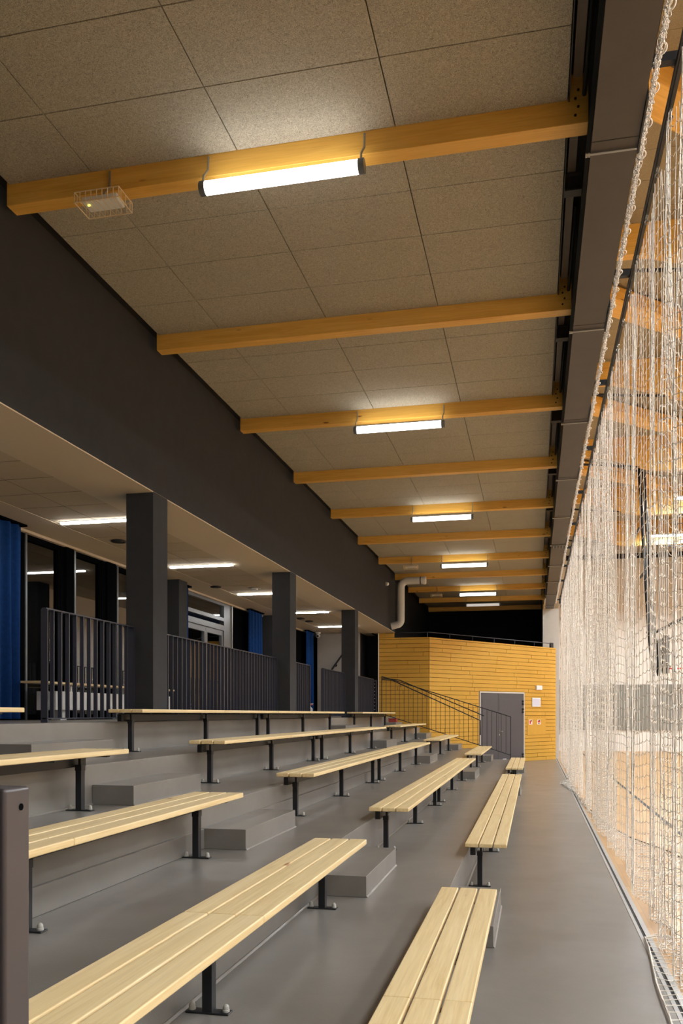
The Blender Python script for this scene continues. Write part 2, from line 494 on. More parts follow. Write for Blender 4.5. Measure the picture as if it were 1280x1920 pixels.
# things in the gap between ceiling and girder
t = thing('edge_frame', 'dark steel edge frame in the slot between ceiling and girder', 'frame', (.235, -3.4, CEIL))
obj('edge_angle', MB().box(.002, .010, 0, 40, -.01, .30), steel_dark, t)
obj('fin', MB().box(.035, .10, 0, 36.5, .16, .24), flat('lit_brown_steel', lin(150,132,116), .5, var=.06), t)  # fin colour lightened to stand in for light on the plates
for i in range(11):
    yy = BY[i]+3.4+1.1
    obj('cross_tie', MB().box(.01, .15, yy, yy+.10, .0, .014).box(.01,.15,yy+.045,yy+.055,.014,.14).box(.01,.15,yy,yy+.10,.14,.154), steel_paint, t)
    obj('diagonal', MB().tube([(.11, yy-1.05, .02), (.135, yy-2.2, .28)], .016, 8), steel_dark, t)

# ------------------------------------------------------------------ net rail, brackets, nets
t = thing('net_rail', 'black rail carrying the white net beside the girder', 'rail', (RAILX, 4.6, RAILZ))
obj('track', MB().box(-.022, .022, 0, 28.0, 0, .05).box(-.008, .008, 0, 28.0, -.012, 0), black_metal, t)
for i, y in enumerate(BY[:10]):
    if y > 32.6: continue
    yy = y-4.6-.25
    obj('bracket', MB().box(.714-RAILX, .015, yy, yy+.06, .05, .11), black_metal, t)
    obj('bracket_plate', MB().box(.708-RAILX, .720-RAILX, yy-.28, yy+.28, STB-RAILZ-.02, .13), black_metal, t)
    obj('ring', MB().torus((.76-RAILX, yy-.16, STB-RAILZ+.30), .028, .007, (0,1,.3)), black_metal, t)

def cords(P, Q, r, n=3):
    """thin prisms from points P to points Q"""
    d = Q-P; L = np.linalg.norm(d, axis=1, keepdims=True); L[L == 0] = 1; d = d/L
    ref = np.where(np.abs(d[:, 2:3]) > .9, np.array([[1.,0,0]]), np.array([[0,0,1.]]))
    a = np.cross(d, ref); a /= np.linalg.norm(a, axis=1, keepdims=True); b = np.cross(d, a)
    k = len(P); V = np.empty((k, 2, n, 3))
    for j in range(n):
        o = (a*math.cos(2*PI*j/n)+b*math.sin(2*PI*j/n))*r
        V[:, 0, j] = P+o; V[:, 1, j] = Q+o
    base = (np.arange(k)*2*n)[:, None]
    F = np.concatenate([np.concatenate([base+j, base+(j+1) % n, base+n+(j+1) % n, base+n+j], axis=1) for j in range(n)])
    return V.reshape(-1, 3), F
def net_obj(name, parts, mat, parent, off):
    Vs, Fs, n = [], [], 0
    for V, F in parts: Vs.append(V-np.array(off)); Fs.append(F+n); n += len(V)
    V = np.concatenate(Vs); F = np.concatenate(Fs)
    me = bpy.data.meshes.new(name)
    me.vertices.add(len(V)); me.vertices.foreach_set('co', V.astype(np.float32).ravel())
    me.loops.add(F.size); me.loops.foreach_set('vertex_index', F.astype(np.int32).ravel())
    me.polygons.add(len(F)); me.polygons.foreach_set('loop_start', np.arange(0, F.size, 4, dtype=np.int32))
    me.polygons.foreach_set('use_smooth', np.ones(len(F), dtype=bool))
    me.update(calc_edges=True); me.validate(); me.materials.append(mat)
    o = bpy.data.objects.new(name, me); COL.objects.link(o); o.parent = parent
    return o

# curtain: square mesh, one strand every 10 cm of cloth, pleated along the rail
ys, xo, y, i, ph = [], [], 5.0, 0, 0.0
px_ = None
while y < 32.45:
    ph += 2*PI/(9+5*math.sin(i*.043)+2.5*math.sin(i*.31)+rng.random())
    amp = .025+.03*(1+math.sin(i*.057+1.0))
    x_ = amp*math.sin(ph)+.03*math.sin(ph*.37+2)
    if px_ is not None:
        dx_ = x_-px_
        y += math.sqrt(max(.0006, (.088+.016*rng.random())**2*(.45+.55*(.5+.5*math.sin(i*.091+2))) - dx_*dx_))
    ys.append(y); xo.append(x_); px_ = x_; i += 1
ys = np.array(ys); xo = np.array(xo); N = len(ys); idx = np.arange(N)
NJ = 59; NF = 6
kx = np.array([3, 6, 7.3, 8.5, 10, 11, 12, 13.5, 16.5, 19, 20.3, 21.3, 22.5, 26, 30, 33.])
kv = np.array([1.0, .98, 1.05, 1.5, 1.7, 1.56, 1.25, 1.02, .86, .80, .68, .58, .80, .93, .93, .93])
xb = np.interp(ys, kx, kv)
sag = .5-.5*np.cos(2*PI*(ys-5.2)/.67)
ztop = RAILZ-.09-.11*sag-.015*rng.random(N)
q = np.linspace(0, 1, NJ)[None, :]
settle = .35+.65*np.minimum(1, q*2.5)
jit = .005*np.sin(q*9+idx[:, None]*1.7)+.0015*rng.standard_normal((N, NJ))
X = RAILX+xo[:, None]*settle+jit
Y = ys[:, None]+.02*np.sin(q*5+idx[:, None]*.09)*q+.006*np.sin(q*8+idx[:, None]*2.3)+.0015*rng.standard_normal((N, NJ))
Z = ztop[:, None]+(.03-ztop)[:, None]*q+.012*np.sin(idx[:, None]*.9+q*3)*(q < .99)
k_ = np.arange(1, NF+1)[None, :]/NF
X2 = (RAILX+xo)[:, None]*(1-k_)+(xb)[:, None]*k_+.02*np.sin(idx[:, None]*.7+k_*9)
Y2 = ys[:, None]+.05*np.sin(idx[:, None]*.33+k_*6)*k_+.10*k_
Z2 = .012+.02*rng.random((N, NF))
G = np.stack([np.concatenate([X, X2], 1), np.concatenate([Y, Y2], 1), np.concatenate([Z, Z2], 1)], axis=2)
parts = []
parts.append(cords(G[:, :-1].reshape(-1, 3), G[:, 1:].reshape(-1, 3), .0034))
A = G[:-1, 1:]; B = G[1:, 1:]; mid = (A+B)/2
gap = np.linalg.norm(A-B, axis=2)
drop = np.clip(np.sqrt(np.maximum(.00001, (.050)**2-(gap/2)**2)), 0, .024)
mid[..., 2] -= drop*(.55+.5*rng.random(drop.shape))*np.where(np.arange(mid.shape[1])[None, :] < NJ-1, 1, -.2)
A = A.reshape(-1, 3); B = B.reshape(-1, 3); mid = mid.reshape(-1, 3)
parts += [cords(A, mid, .0027), cords(mid, B, .0027)]
# part of the net lying on the floor by the gutter
gx2 = np.linspace(0, 1, 15); gy2 = np.linspace(0, 1, 26)
U, W = np.meshgrid(gx2, gy2, indexing='ij')
FXx = .80-.13*W+.008*np.sin(W*11)+U*(1.1+.25*W)+.02*U*np.sin(W*25+U*9)
FYy = 6.75-2.6*W+.32*U+.04*np.sin(U*20+W*7)+.05*U*np.sin(W*19)
FZz = .012+.012*(np.sin(U*17+W*23)+1)
GF = np.stack([FXx, FYy, FZz], axis=2)
parts += [cords(GF[:-1].reshape(-1, 3), GF[1:].reshape(-1, 3), .0032), cords(GF[:, :-1].reshape(-1, 3), GF[:, 1:].reshape(-1, 3), .0022)]
tn = thing('net', 'tall white ball-stop net hanging in folds along the court', 'net', (RAILX, 5.0, 0))
net_obj('netting', parts, net_m, tn, (RAILX, 5.0, 0))
hem = [(float(x)+.03, float(yv), .018) for x, yv in zip(xb[::5], ys[::5]+.10) if yv > 8.0]
obj('hem_rope', MB().tube([(x-RAILX, yy-5.0, z) for x, yy, z in hem], .007, 6), net_dark, tn)
edge = [(float(GF[0, k, 0])-RAILX, float(GF[0, k, 1])-5.0, .02) for k in range(25, -1, -1)]+[(float(GF[k, 0, 0])-RAILX, float(GF[k, 0, 1])-5.0, .022) for k in range(1, 15)]
obj('edge_rope', MB().tube(edge, .0075, 6), net_m, tn)
y = 5.2
while y < 32.4:
    c = MB().torus((0, y-5.0, RAILZ-.045), .022, .005, (1,.3,0), 14, 6); c.torus((0, y-5.0, RAILZ-.088), .018, .0045, (.2,1,0), 12, 6)
    obj('carabiner', c, zinc, tn)
    y += .67
# second, gathered net bundled along the girder edge
tb = thing('net_bundle', 'narrow gathered white net tied along the edge of the girder', 'net', (.75, 3.4, STB))
seg = []
nb = 2400
tt = np.linspace(0, 1, nb)
for k in range(9):
    a = k*.7
    yy = 3.4+29.0*tt
    px = .748+.013*np.sin(tt*29*37+a*2)+.008*np.sin(tt*29*71+a)
    pz = STB+.07+.025*np.sin(tt*29*31+a*3)+.02*np.cos(tt*29*57+a*5)
    L = np.stack([px, yy, pz], axis=1)
    seg.append(cords(L[:-1], L[1:], .0032))
for y0 in np.arange(3.5, 32.4, .34):
    th = np.linspace(-PI/2, PI/2, 8)
    L = np.stack([.758+.024*np.cos(th), y0+.05*np.sin(th), np.full(8, STB+.05)], axis=1)
    seg.append(cords(L[:-1], L[1:], .006))
net_obj('netting', seg, net_m, tb, (.75, 3.4, STB))
# drive motor and hanging cord with weights at the far end of the net
t = thing('net_winch', 'small black winch at the far end of the net rail', 'winch', (.90, 32.65, RAILZ-.30))
obj('housing', MB().box(-.02, .17, -.09, .10, 0, .19), black_metal, t, bevel=.015)
obj('arm', MB().box(-.16, .0, -.03, .03, .13, .17).box(-.17,-.13,-.05,.05,.0,.25), black_metal, t)
obj('drum', MB().tube([(.05,0,.19),(.05,0,.30)], .05, 12), steel_dark, t)
t = thing('weighted_cord', 'thin cord with small dark weights hanging beside the white pier', 'cord', (.93, 32.4, 0))
obj('cord', MB().tube([(0,0,.25),(.008,0,3),(0,0,RAILZ-.3)], .007, 6), net_dark, t)
for k in range(12):
    obj('weight', MB().tube([(0,0,.5+k*.46),(0,0,.62+k*.46)], .020, 8), steel_dark, t)

# ------------------------------------------------------------------ platform railings
def railing(label, y0, y1, x=-4.64, h=1.117, posts=(True, True)):
    L = y1-y0
    t = thing('railing', label, 'railing', (x, y0, TZ[5]), 'railings along the platform')
    obj('top_rail', MB().box(-.024, .024, 0, L, h-.012, h), rail_metal, t)
    obj('bottom_rail', MB().box(-.02, .02, 0, L, .035, .047), rail_metal, t)
    for e, yy in enumerate((0, L-.012)):
        obj('post', MB().box(-.036, .036, yy, yy+.016, 0.0, h-.012), rail_metal, t)
    n = max(2, round(L/.145))
    for k in range(1, n):
        yy = L*k/n
        obj('baluster', MB().box(-.021, .021, yy-.008, yy+.008, .047, h-.012), rail_metal, t)
    return t
railing('short dark bar railing in front of the white bench box', 7.52, 9.385)
railing('long dark bar railing between the first and second pillar', 9.80, 15.195)
railing('dark bar railing just beyond the middle pillar', 15.61, 17.55)
railing('dark bar railing just before the last pillar', 18.75, 21.035)
railing('dark bar railing just beyond the last pillar', 21.45, 24.9)
t = thing('slatted_gate', 'dark gate with pale horizontal slats by the yellow wall', 'gate', (-5.55, 25.6, TZ[5]), None)
obj('frame', MB().box(0, .9, -.02, .02, 1.07, 1.11).box(0, .03, -.02, .02, 0, 1.07).box(.87, .9, -.02, .02, 0, 1.07).box(.42,.45,-.018,.018,0,1.07), rail_metal, t)
for k in range(9):
    obj('slat', MB().box(.05, .85, -.012, .012, .10+.11*k, .125+.11*k), alu, t)

# end railing down the stand
x0, x1, ye = -4.62, -.70, 26.3
t = thing('stair_railing', 'thin black railing descending past the yellow wall to the door', 'railing', (x0, ye, 0))
zt0, zt1, zb0, zb1 = CAMZ+1.17, CAMZ-.08, CAMZ-.0, CAMZ-1.23
LX = x1-x0
obj('top_rail', MB().tube([(0,0,zt0),(LX,0,zt1)], .013, 8), black_metal, t)
obj('bottom_rail', MB().tube([(.1,0,zb0-.02),(LX,0,zb1)], .012, 8), black_metal, t)
nb_ = 28
for k in range(nb_+1):
    f = k/nb_
    obj('baluster' if 0 < k < nb_ else 'post', MB().tube([(LX*f,0,zb0+(zb1-zb0)*f-(.0 if 0 < k < nb_ else .12)),(LX*f,0,zt0+(zt1-zt0)*f)], .0065 if 0 < k < nb_ else .013, 6), black_metal, t)
hx1 = 3.02
obj('handrail', MB().tube([(0,-.07,zt0-.10),(.35,-.07,zt0-.13),(hx1,-.07,zt0-1.36),(hx1,-.07,zt0-1.80)], .017, 8), black_metal, t)
obj('lower_handrail', MB().tube([(0,.06,zt0-.05),(.55,.06,zt0-.12),(hx1+.1,.06,zt0-1.22)], .015, 8), black_metal, t)
for xx in (.6, 1.35, 2.1, 2.75):
    zz = zt0-.13-(xx-.35)*1.23/(hx1-.35)
    obj('handrail_bracket', MB().tube([(xx,-.07,zz),(xx,-.05,zz-.08),(xx,0,zz-.08)], .008, 6), black_metal, t)

# ------------------------------------------------------------------ yellow clad wall at the far end
WT = CAMZ+2.46
def boards(m, L, z0, z1, M, seed, holes=()):
    r_ = random.Random(seed); z = z0; hgt = .136
    while z < z1-.01:
        zt = min(z+hgt, z1); x = 0; nx = r_.uniform(.5, 2.2)
        while x < L-1e-4:
            xe = min(L, nx)
            if L-xe < .15: xe = L
            lev = sorted({z, zt} | {h[3] for h in holes if z < h[3] < zt})
            for za, zb in zip(lev, lev[1:]):
                for (a, b) in cut(x, xe, za, zb, holes):
                    m.box(a+.005, b-.005, -.02, .012, za+(.006 if za == z else 0), zb-(.006 if zb == zt else 0), M)
            x = xe; nx = x+r_.choice([1.2, 1.2, 2.4, 2.4, 1.8])
        z += hgt
def cut(a, b, z0, z1, holes):
    out = [(a, b)]
    for (h0, h1, hz0, hz1) in holes:
        if z1 <= hz0+.01 or z0 >= hz1-.01: continue
        nxt = []
        for (p, q_) in out:
            if q_ <= h0 or p >= h1: nxt.append((p, q_)); continue
            if p < h0-.02: nxt.append((p, h0))
            if q_ > h1+.02: nxt.append((h1, q_))
        out = nxt
    return out
A3 = Vector((-3.29, 27.4, 0)); B3 = Vector((.76, 33.0, 0))
dv = (B3-A3); LB = dv.length; dv.normalize()
nv = Vector((-dv.y, dv.x, 0))            # points away from the viewer
MW = Matrix(((dv.x, nv.x, 0, A3.x), (dv.y, nv.y, 0, A3.y), (0, 0, 1, 0), (0, 0, 0, 1)))
MW0 = Matrix(((1,0,0,-4.9),(0,1,0,27.4),(0,0,1,0),(0,0,0,1)))
def on_wall(u):
    """distance along the slanted wall of the view line through image column u"""
    t_ = (u-640)/1615; c, s = .9758, .2187
    # direction in plan
    dx, dy = t_*c-s, t_*s+c
    # solve A + d*L = k*(dx,dy)
    det = dv.x*(-dy)-dv.y*(-dx)
    L = ((-A3.x)*(-dy)-(-A3.y)*(-dx))/det
    k = (dv.x*(-A3.y)-dv.y*(-A3.x))/det
    return L, k
def wall_z(u, v):
    L, k = on_wall(u); return CAMZ+(1339-v)/1615*k
d0, _ = on_wall(899.4); d1, _ = on_wall(980.2)
DH = 2.41
m = MB(); boards(m, LB, 0, WT, MW, 3, [(d0-.07, d1+.07, 0, DH+.06)])
struct('wall_end_right', m, yellow_board, bevel=.003)
m = MB(); boards(m, 1.61, 0, WT, MW0, 5); m.box(.0, .50, -.02, .012, WT+.002, SOF-.014, MW0)
struct('wall_end_left', m, yellow_board, bevel=.003)
m = MB(); m.box(0, LB, .013, .12, 0, WT-.004, MW); m.box(0, 1.61, .013, .12, 0, WT-.004, MW0)
struct('wall_end_core', m, yellow_gap)
m = MB(); m.box(-.03, .0, -.03, .05, TZ[5], SOF-.014, MW0); struct('trim_8', m, white_paint)
m = MB().prism([(FX-.34,27.56),(-3.36,27.56),(.62,33.15),(.28,36.9),(FX-.34,36.9)], 'z', WT-.4, WT-.3); struct('floor_gallery', m, black_wall)
# doors, signs
DW = d1-d0
dr = MB().box(d0, d1, -.01, .03, .0, DH, MW)
door = bpy.data.objects.new('door_2', None); COL.objects.link(door); door['kind'] = 'structure'
fr = MB().box(d0-.045, d0, -.035, .05, 0, DH+.045, MW).box(d1, d1+.045, -.035, .05, 0, DH+.045, MW).box(d0, d1, -.035, .05, DH, DH+.045, MW)
obj('door_frame', fr, pier_m, door)
s = d0+DW*.40
obj('door_leaf', MB().box(d0+.004, s-.004, -.02, .03, .02, DH-.004, MW), door_m, door, bevel=.004)
obj('door_leaf', MB().box(s+.004, d1-.004, -.02, .03, .02, DH-.004, MW), door_m, door, bevel=.004)
pn = MB().box(d0+.10, s-.05, -.026, -.02, .22, DH-.20, MW); obj('door_panel', pn, door_m, door, bevel=.003)
pn = MB().box(s+.06, d1-.22, -.026, -.02, .22, DH-.20, MW); obj('door_panel', pn, door_m, door, bevel=.003)
obj('door_handle', MB().box(s+.06, s+.20, -.075, -.055, 1.075, 1.095, MW).box(s+.05, s+.075, -.075, -.02, 1.07, 1.10, MW).box(s+.045,s+.08,-.028,-.02,1.05,1.12,MW).box(s+.045,s+.08,-.028,-.02,.94,1.0,MW), zinc, door)
for zz in (.12, .22, 1.72, 1.82, 2.0, 2.1):
    obj('hinge', MB().box(d1-.085, d1-.01, -.05, -.02, zz, zz+.07, MW), steel_dark, door)
obj('door_plate', MB().box(s+.25, s+.45, -.026, -.02, .03, .13, MW), white_metal, door)
def plate(name, label, cat, u0, u1, v0, v1, mat, depth=.03, proud=.02):
    a, _ = on_wall(u0); b, _ = on_wall(u1); um = (u0+u1)/2
    z1_, z0_ = wall_z(um, v0), wall_z(um, v1)
    w, h = (b-a), (z1_-z0_)
    p = MW @ Vector(((a+b)/2, -proud, (z0_+z1_)/2))
    t_ = thing(name, label, cat, p, None, math.atan2(dv.y, dv.x))
    return t_, w, h
t_, w, h = plate('wall_lamp', 'small white emergency lamp box high on the yellow wall', 'lamp', 1002.3, 1013, 1285.5, 1293.5, None)
obj('housing', MB().box(-w/2, w/2, -.06, -.001, -h/2, h/2), white_metal, t_, bevel=.008)
obj('lens', MB().box(-w/2+.02, w/2-.02, -.066, -.0605, -h/2+.02, h/2-.02), white_metal, t_)
t_, w, h = plate('wall_panel', 'square white control panel right of the grey door', 'panel', 995.5, 1011, 1308.5, 1325, None)
obj('frame', MB().box(-w/2, w/2, -.03, -.001, -h/2, h/2), white_metal, t_, bevel=.004)
obj('screen', MB().box(-w/2+.025, w/2-.025, -.034, -.0305, -h/2+.03, h/2-.03), flat('pale_violet_print', lin(200,198,214), .5), t_)
t_, w, h = plate('wall_hatch', 'flush yellow hatch with two fire signs in the boarded wall', 'hatch', 986.8, 1021.8, 1344, 1378.2, None, proud=.021)
obj('hatch_leaf', MB().box(-w/2+.008, w/2-.008, -.008, -.001, -h/2+.008, h/2-.008), yellow_board, t_)
obj('hatch_gap', MB().box(-w/2, w/2, -.003, -.0005, -h/2, h/2), yellow_gap, t_)
white_sign = flat('sign_white', lin(238,214,206), .5)
for nm, u, hose in (('fire hose', 993.2, True), ('extinguisher', 1008.6, False)):
    t_, w, h = plate('fire_sign', 'small red and white %s sign on the yellow hatch, %s one' % (nm, 'left' if hose else 'right'), 'sign', u-3.1, u+3.1, 1349.5, 1358.5, None, proud=.0305)
    obj('sign_plate', MB().box(-w/2, w/2, -.004, 0, -h/2, h/2), white_sign, t_)
    p = MB().box(-w*.36, w*.06, -.006, -.004, -h*.36, h*.36) if hose else MB().box(-w*.36, w*.36, -.006, -.004, -h*.05, h*.36)
    obj('red_field', p, red_m, t_)
    p = MB().box(w*.05, w*.38, -.007, -.0045, h*.14, h*.40) if hose else MB().box(w*.0, w*.32, -.0075, -.0062, h*.18, h*.42).box(-w*.2, w*.12, -.0075, -.0045, -h*.42, -h*.12)
    obj('pictogram', p, rubber_m, t_)
# hand rail above the yellow wall
t = thing('gallery_rail', 'thin grey rail on short posts along the top of the yellow wall', 'railing', (0, 0, WT))
def wp(d, z, back=.08): 
    p = MW @ Vector((d, back, z)); return tuple(p)
obj('top_rail', MB().tube([(-4.3, 27.5, .16), tuple(Vector((A3.x, A3.y+.1, .16))), wp(LB-.05, .16)], .014, 8), rail_metal, t)
for k in range(7):
    d = LB*k/6-.06 if k else .02
    obj('post', MB().tube([wp(d, .0), wp(d, .16)], .012, 8), rail_metal, t)
obj('end_box', MB().box(LB-.22, LB-.05, .06, .12, .0, .19, MW), black_metal, t)

# white duct at the end of the upper wall
t = thing('ventilation_duct', 'white bent ventilation duct at the end of the dark upper wall', 'duct', (-4.05, 26.5, 0))
r = .115; zt = CAMZ+4.13; zb = CAMZ+2.93
def arc(c, r0, a0, a1, n=6): return [(c[0]+r0*math.cos(a0+(a1-a0)*i/n), 0, c[1]+r0*math.sin(a0+(a1-a0)*i/n)) for i in range(n+1)]
path = [(.72,0,zt)] + arc((.20, zt-.20), .20, PI/2, PI) + arc((-.16, zb+.0), .16, 0, -PI/2*.72)[0:] 
path += [(-.30,0,zb-.19)]
obj('pipe', MB().tube(path, r, 20), duct_m, t)
obj('collar', MB().tube([(.68,0,zt),(.70,0,zt),(.76,0,zt),(.78,0,zt)], [.118,.128,.128,.12], 20), white_metal, t)
obj('pipe_clamp', MB().tube([(.60,0,zt),(.63,0,zt)], .119, 20), steel_dark, t)
t = thing('alarm_sounder', 'small round white sounder on the dark wall beside the duct', 'alarm', (FX-.003, 25.6, CAMZ+3.92))
obj('base', MB().tube([(0,0,0),(.05,0,0)], .06, 14), dome_m, t); obj('dome', MB().tube([(.05,0,0),(.08,0,0),(.095,0,0)], [.055,.045,.02], 14), white_metal, t)

# ------------------------------------------------------------------ lamps and fittings in the soffit
for i, y in enumerate([3.45, 7.0, 10.6, 14.2, 17.75, 21.3, 24.9]):
    w = ['over the platform behind the viewer','over the platform before the first curtain','left of the nearest pillar','right of the nearest pillar','left of the middle pillar','right of the middle pillar','left of the last pillar'][i]
    t = thing('ceiling_line_lamp', 'slim white line lamp in the platform soffit, %s' % w, 'lamp', (-6.28, y, SOF-.018), 'line lamps in the soffit')
    obj('diffuser', MB().box(0, 1.16, -.03, .03, -.022, 0), line_on, t)
    obj('housing', MB().box(-.012, 1.172, -.04, .04, 0, .02), white_metal, t)
for x, y, w in ((-6.1, 11.9, 'beside the nearest pillar'), (-6.35, 16.6, 'above the glass door'), (-6.2, 22.6, 'before the last line lamp'), (-6.15, 23.3, 'closest to the last line lamp')):
    t = thing('ceiling_vent', 'round dark vent in the platform soffit %s' % w, 'vent', (x, y, SOF-.012), 'round soffit vents')
    obj('ring', MB().torus((0,0,-.012), .10, .014, (0,0,1), 24, 8), steel_dark, t)
    obj('disc', MB().lathe([(.07,-.03),(.07,-.022)], (0,0,0), 20), steel_dark, t)
t = thing('smoke_detector', 'round white detector in the soffit left of the middle pillar', 'detector', (-5.65, 17.0, SOF-.012))
obj('base', MB().lathe([(.12,-.012),(.12,.0)]), dome_m, t); obj('head', MB().lathe([(.03,-.055),(.06,-.045),(.07,-.012)]), white_metal, t)
# white stair wall, black doorway
m = MB().box(-6.85, -5.46, 27.0, 27.1, TZ[5], SOF-.014); struct('wall_stair', m, flat('stair_wall_shaded', lin(158,152,146), .85, spec=.2, var=.03))  # shade on the white stair wall is put into this greyer colour
m = MB().box(-5.46, -4.93, 28.3, 28.4, TZ[5], SOF-.014); struct('wall_doorway_back', m, black_wall)
m = MB().box(-5.5, -5.46, 27.1, 28.3, TZ[5], SOF-.014).box(-4.93,-4.90,27.45,28.3,TZ[5],SOF-.014); struct('wall_doorway_sides', m, black_wall)
t = thing('wall_handrail', 'black handrail rising diagonally across the white stair wall', 'handrail', (-6.55, 26.93, TZ[5]))
obj('rail', MB().tube([(0,0,1.25),(.95,0,2.55)], .028, 10), black_metal, t)
for f in (.35, .75): obj('bracket', MB().tube([(.95*f,0,1.25+1.3*f),(.95*f-.02,.06,1.2+1.3*f)], .018, 8).tube([(.95*f-.02,.055,1.2+1.3*f),(.95*f-.02,.068,1.2+1.3*f)], .05, 10), black_metal, t)
t = thing('security_camera', 'small white security camera under the soffit by the stair wall', 'camera', (-6.72, 26.6, SOF-.014))
obj('mount', MB().lathe([(.07,-.05),(.08,0)]), white_metal, t); obj('head', MB().tube([(0,.05,-.11),(0,-.10,-.13)], .055, 14), white_metal, t); obj('lens', MB().tube([(0,-.10,-.13),(0,-.11,-.131)], .04, 12), rubber_m, t)

# ------------------------------------------------------------------ window wall
def panel(y0, y1, z0, z1, mat, name, parent=None, x0=WX-.08, x1=WX+.02, bevel=0):
    m = MB().box(x0, x1, y0, y1, z0, z1); return obj(name, m, mat, parent, bevel=bevel)
ZP = TZ[5]; ZW = SOF-.05
def window(n, y0, y1):
    w = bpy.data.objects.new('window_%d' % n, None); COL.objects.link(w); w['kind'] = 'structure'
    f = MB().box(WX-.06, WX+.03, y0, y0+.05, ZP, ZW).box(WX-.06, WX+.03, y1-.05, y1, ZP, ZW).box(WX-.06, WX+.03, y0+.05, y1-.05, ZW-.08, ZW).box(WX-.06, WX+.03, y0+.05, y1-.05, ZP, ZP+.08)
    obj('window_frame', f, frame_black, w)
    obj('jamb_strip', MB().box(WX+.03, WX+.06, y0-.03, y0+.012, ZP, ZW), alu, w)
    obj('pane', MB().box(WX-.02, WX-.012, y0+.05, y1-.05, ZP+.08, ZW-.08), glass_m, w)
    return w
wins = [(7.0, 8.2), (8.6, 9.6), (10.97, 11.90), (12.30, 13.18), (13.72, 14.6), (22.6, 23.9)]
for i, (a, b) in enumerate(wins): window(i+1, a, b)
solid = [(-3.5, 7.0), (8.2, 8.6), (9.6, 10.97), (11.90, 12.30), (13.18, 13.72), (14.6, 16.70), (19.48, 22.6), (23.9, 28.3)]
m = MB()
for a, b in solid: m.box(WX-.10, WX+.04, a, b, ZP, ZW)
struct('wall_left', m, frame_black)
m = MB().box(WX-.06, WX+.08, 12.0, 12.22, ZP, ZW).box(WX-.06, WX+.08, 13.3, 13.6, ZP, ZW); struct('wall_left_fins', m, frame_black)
m = MB().box(WX+.03, WX+.40, 15.55, 15.95, ZP, SOF-.014).box(WX+.03, WX+.40, 21.75, 22.15, ZP, SOF-.014); struct('wall_left_piers', m, fascia_m)
# glazed double door with a transom
d = bpy.data.objects.new('door_1', None); COL.objects.link(d); d['kind'] = 'structure'
y0, y1 = 16.73, 19.46; zt_ = ZP+2.02
f = MB().box(WX-.06, WX+.05, y0, y0+.07, ZP, ZW).box(WX-.06, WX+.05, y1-.50, y1, ZP, ZW).box(WX-.06, WX+.06, y0+.07, y1-.5, zt_, zt_+.12).box(WX-.06, WX+.05, y0+.07, y1-.5, zt_+.22, zt_+.30).box(WX-.06, WX+.05, y0+.07, y1-.5, ZW-.06, ZW)
obj('door_frame', f, alu, d)
obj('jamb_strip', MB().box(WX+.05, WX+.08, y0-.02, y0+.02, ZP, ZW).box(WX+.05, WX+.08, y1-.03, y1+.01, ZP, ZW), zinc, d)
ym = (y0+.07+y1-.5)/2
for a, b in ((y0+.07, ym), (ym, y1-.5)):
    l = obj('door_leaf', MB().box(WX-.05, WX+.03, a+.004, a+.09, ZP+.01, zt_-.004).box(WX-.05, WX+.03, b-.09, b-.004, ZP+.01, zt_-.004).box(WX-.05, WX+.03, a+.09, b-.09, zt_-.12, zt_-.004).box(WX-.05, WX+.03, a+.09, b-.09, ZP+.01, ZP+.14), alu, d)
    obj('pane', MB().box(WX-.014, WX-.006, a+.09, b-.09, ZP+.14, zt_-.12), glass_m, l)
obj('pane', MB().box(WX-.014, WX-.006, y0+.07, y1-.5, zt_+.30, ZW-.06), glass_m, d)
obj('door_handle', MB().tube([(WX+.03,ym-.05,ZP+1.05),(WX+.09,ym-.05,ZP+1.05),(WX+.09,ym-.17,ZP+1.05)], .012, 8).box(WX+.03, WX+.04, ym-.075, ym-.025, ZP+.86, ZP+1.10), zinc, d)
# curtains
def curtain(label, y0, y1, x=WX+.22):
    n = 60; L = y1-y0; m = MB(); rows = [0, .25, .6, 1]
    zt_, zb_ = SOF-.04, ZP+.02
    V = []
    for jr, fz in enumerate(rows):
        for k in range(n+1):
            f = k/n
            amp = .045*(.7+.5*fz)
            V.append((x+amp*math.sin(f*L/.115*2*PI*.5+.6*math.sin(f*9)), y0+L*f*(1-.10*(1-fz)*0), zt_+(zb_-zt_)*fz))
    m.v = V+[(a-.012, b, c) for a, b, c in V]; K = len(V)
    for jr in range(len(rows)-1):
        for k in range(n):
            a = jr*(n+1)+k; q4 = (a, a+1, a+n+2, a+n+1)
            m.f.append(q4); m.f.append(tuple(K+i_ for i_ in reversed(q4)))
    t = thing('curtain', label, 'curtain', (0,0,0), 'blue curtains at the windows')
    m.smooth = True
    o = obj('cloth', m, blue_cloth, t)
    obj('heading', MB().box(x-.06, x+.06, y0-.02, y1+.02, zt_, zt_+.026), frame_black, t)
    return t
curtain('dark blue curtain at the left frame edge beside the first window', 9.75, 10.62)
curtain('narrow blue curtain just right of the nearest pillar', 16.02, 16.46)
curtain('wide blue curtain right of the glass door', 20.25, 21.3)
curtain('narrow blue curtain beside the middle pillar, behind a grey pier', 22.2, 22.56)
curtain('blue curtain at the far end by the white stair wall', 25.75, 26.55)

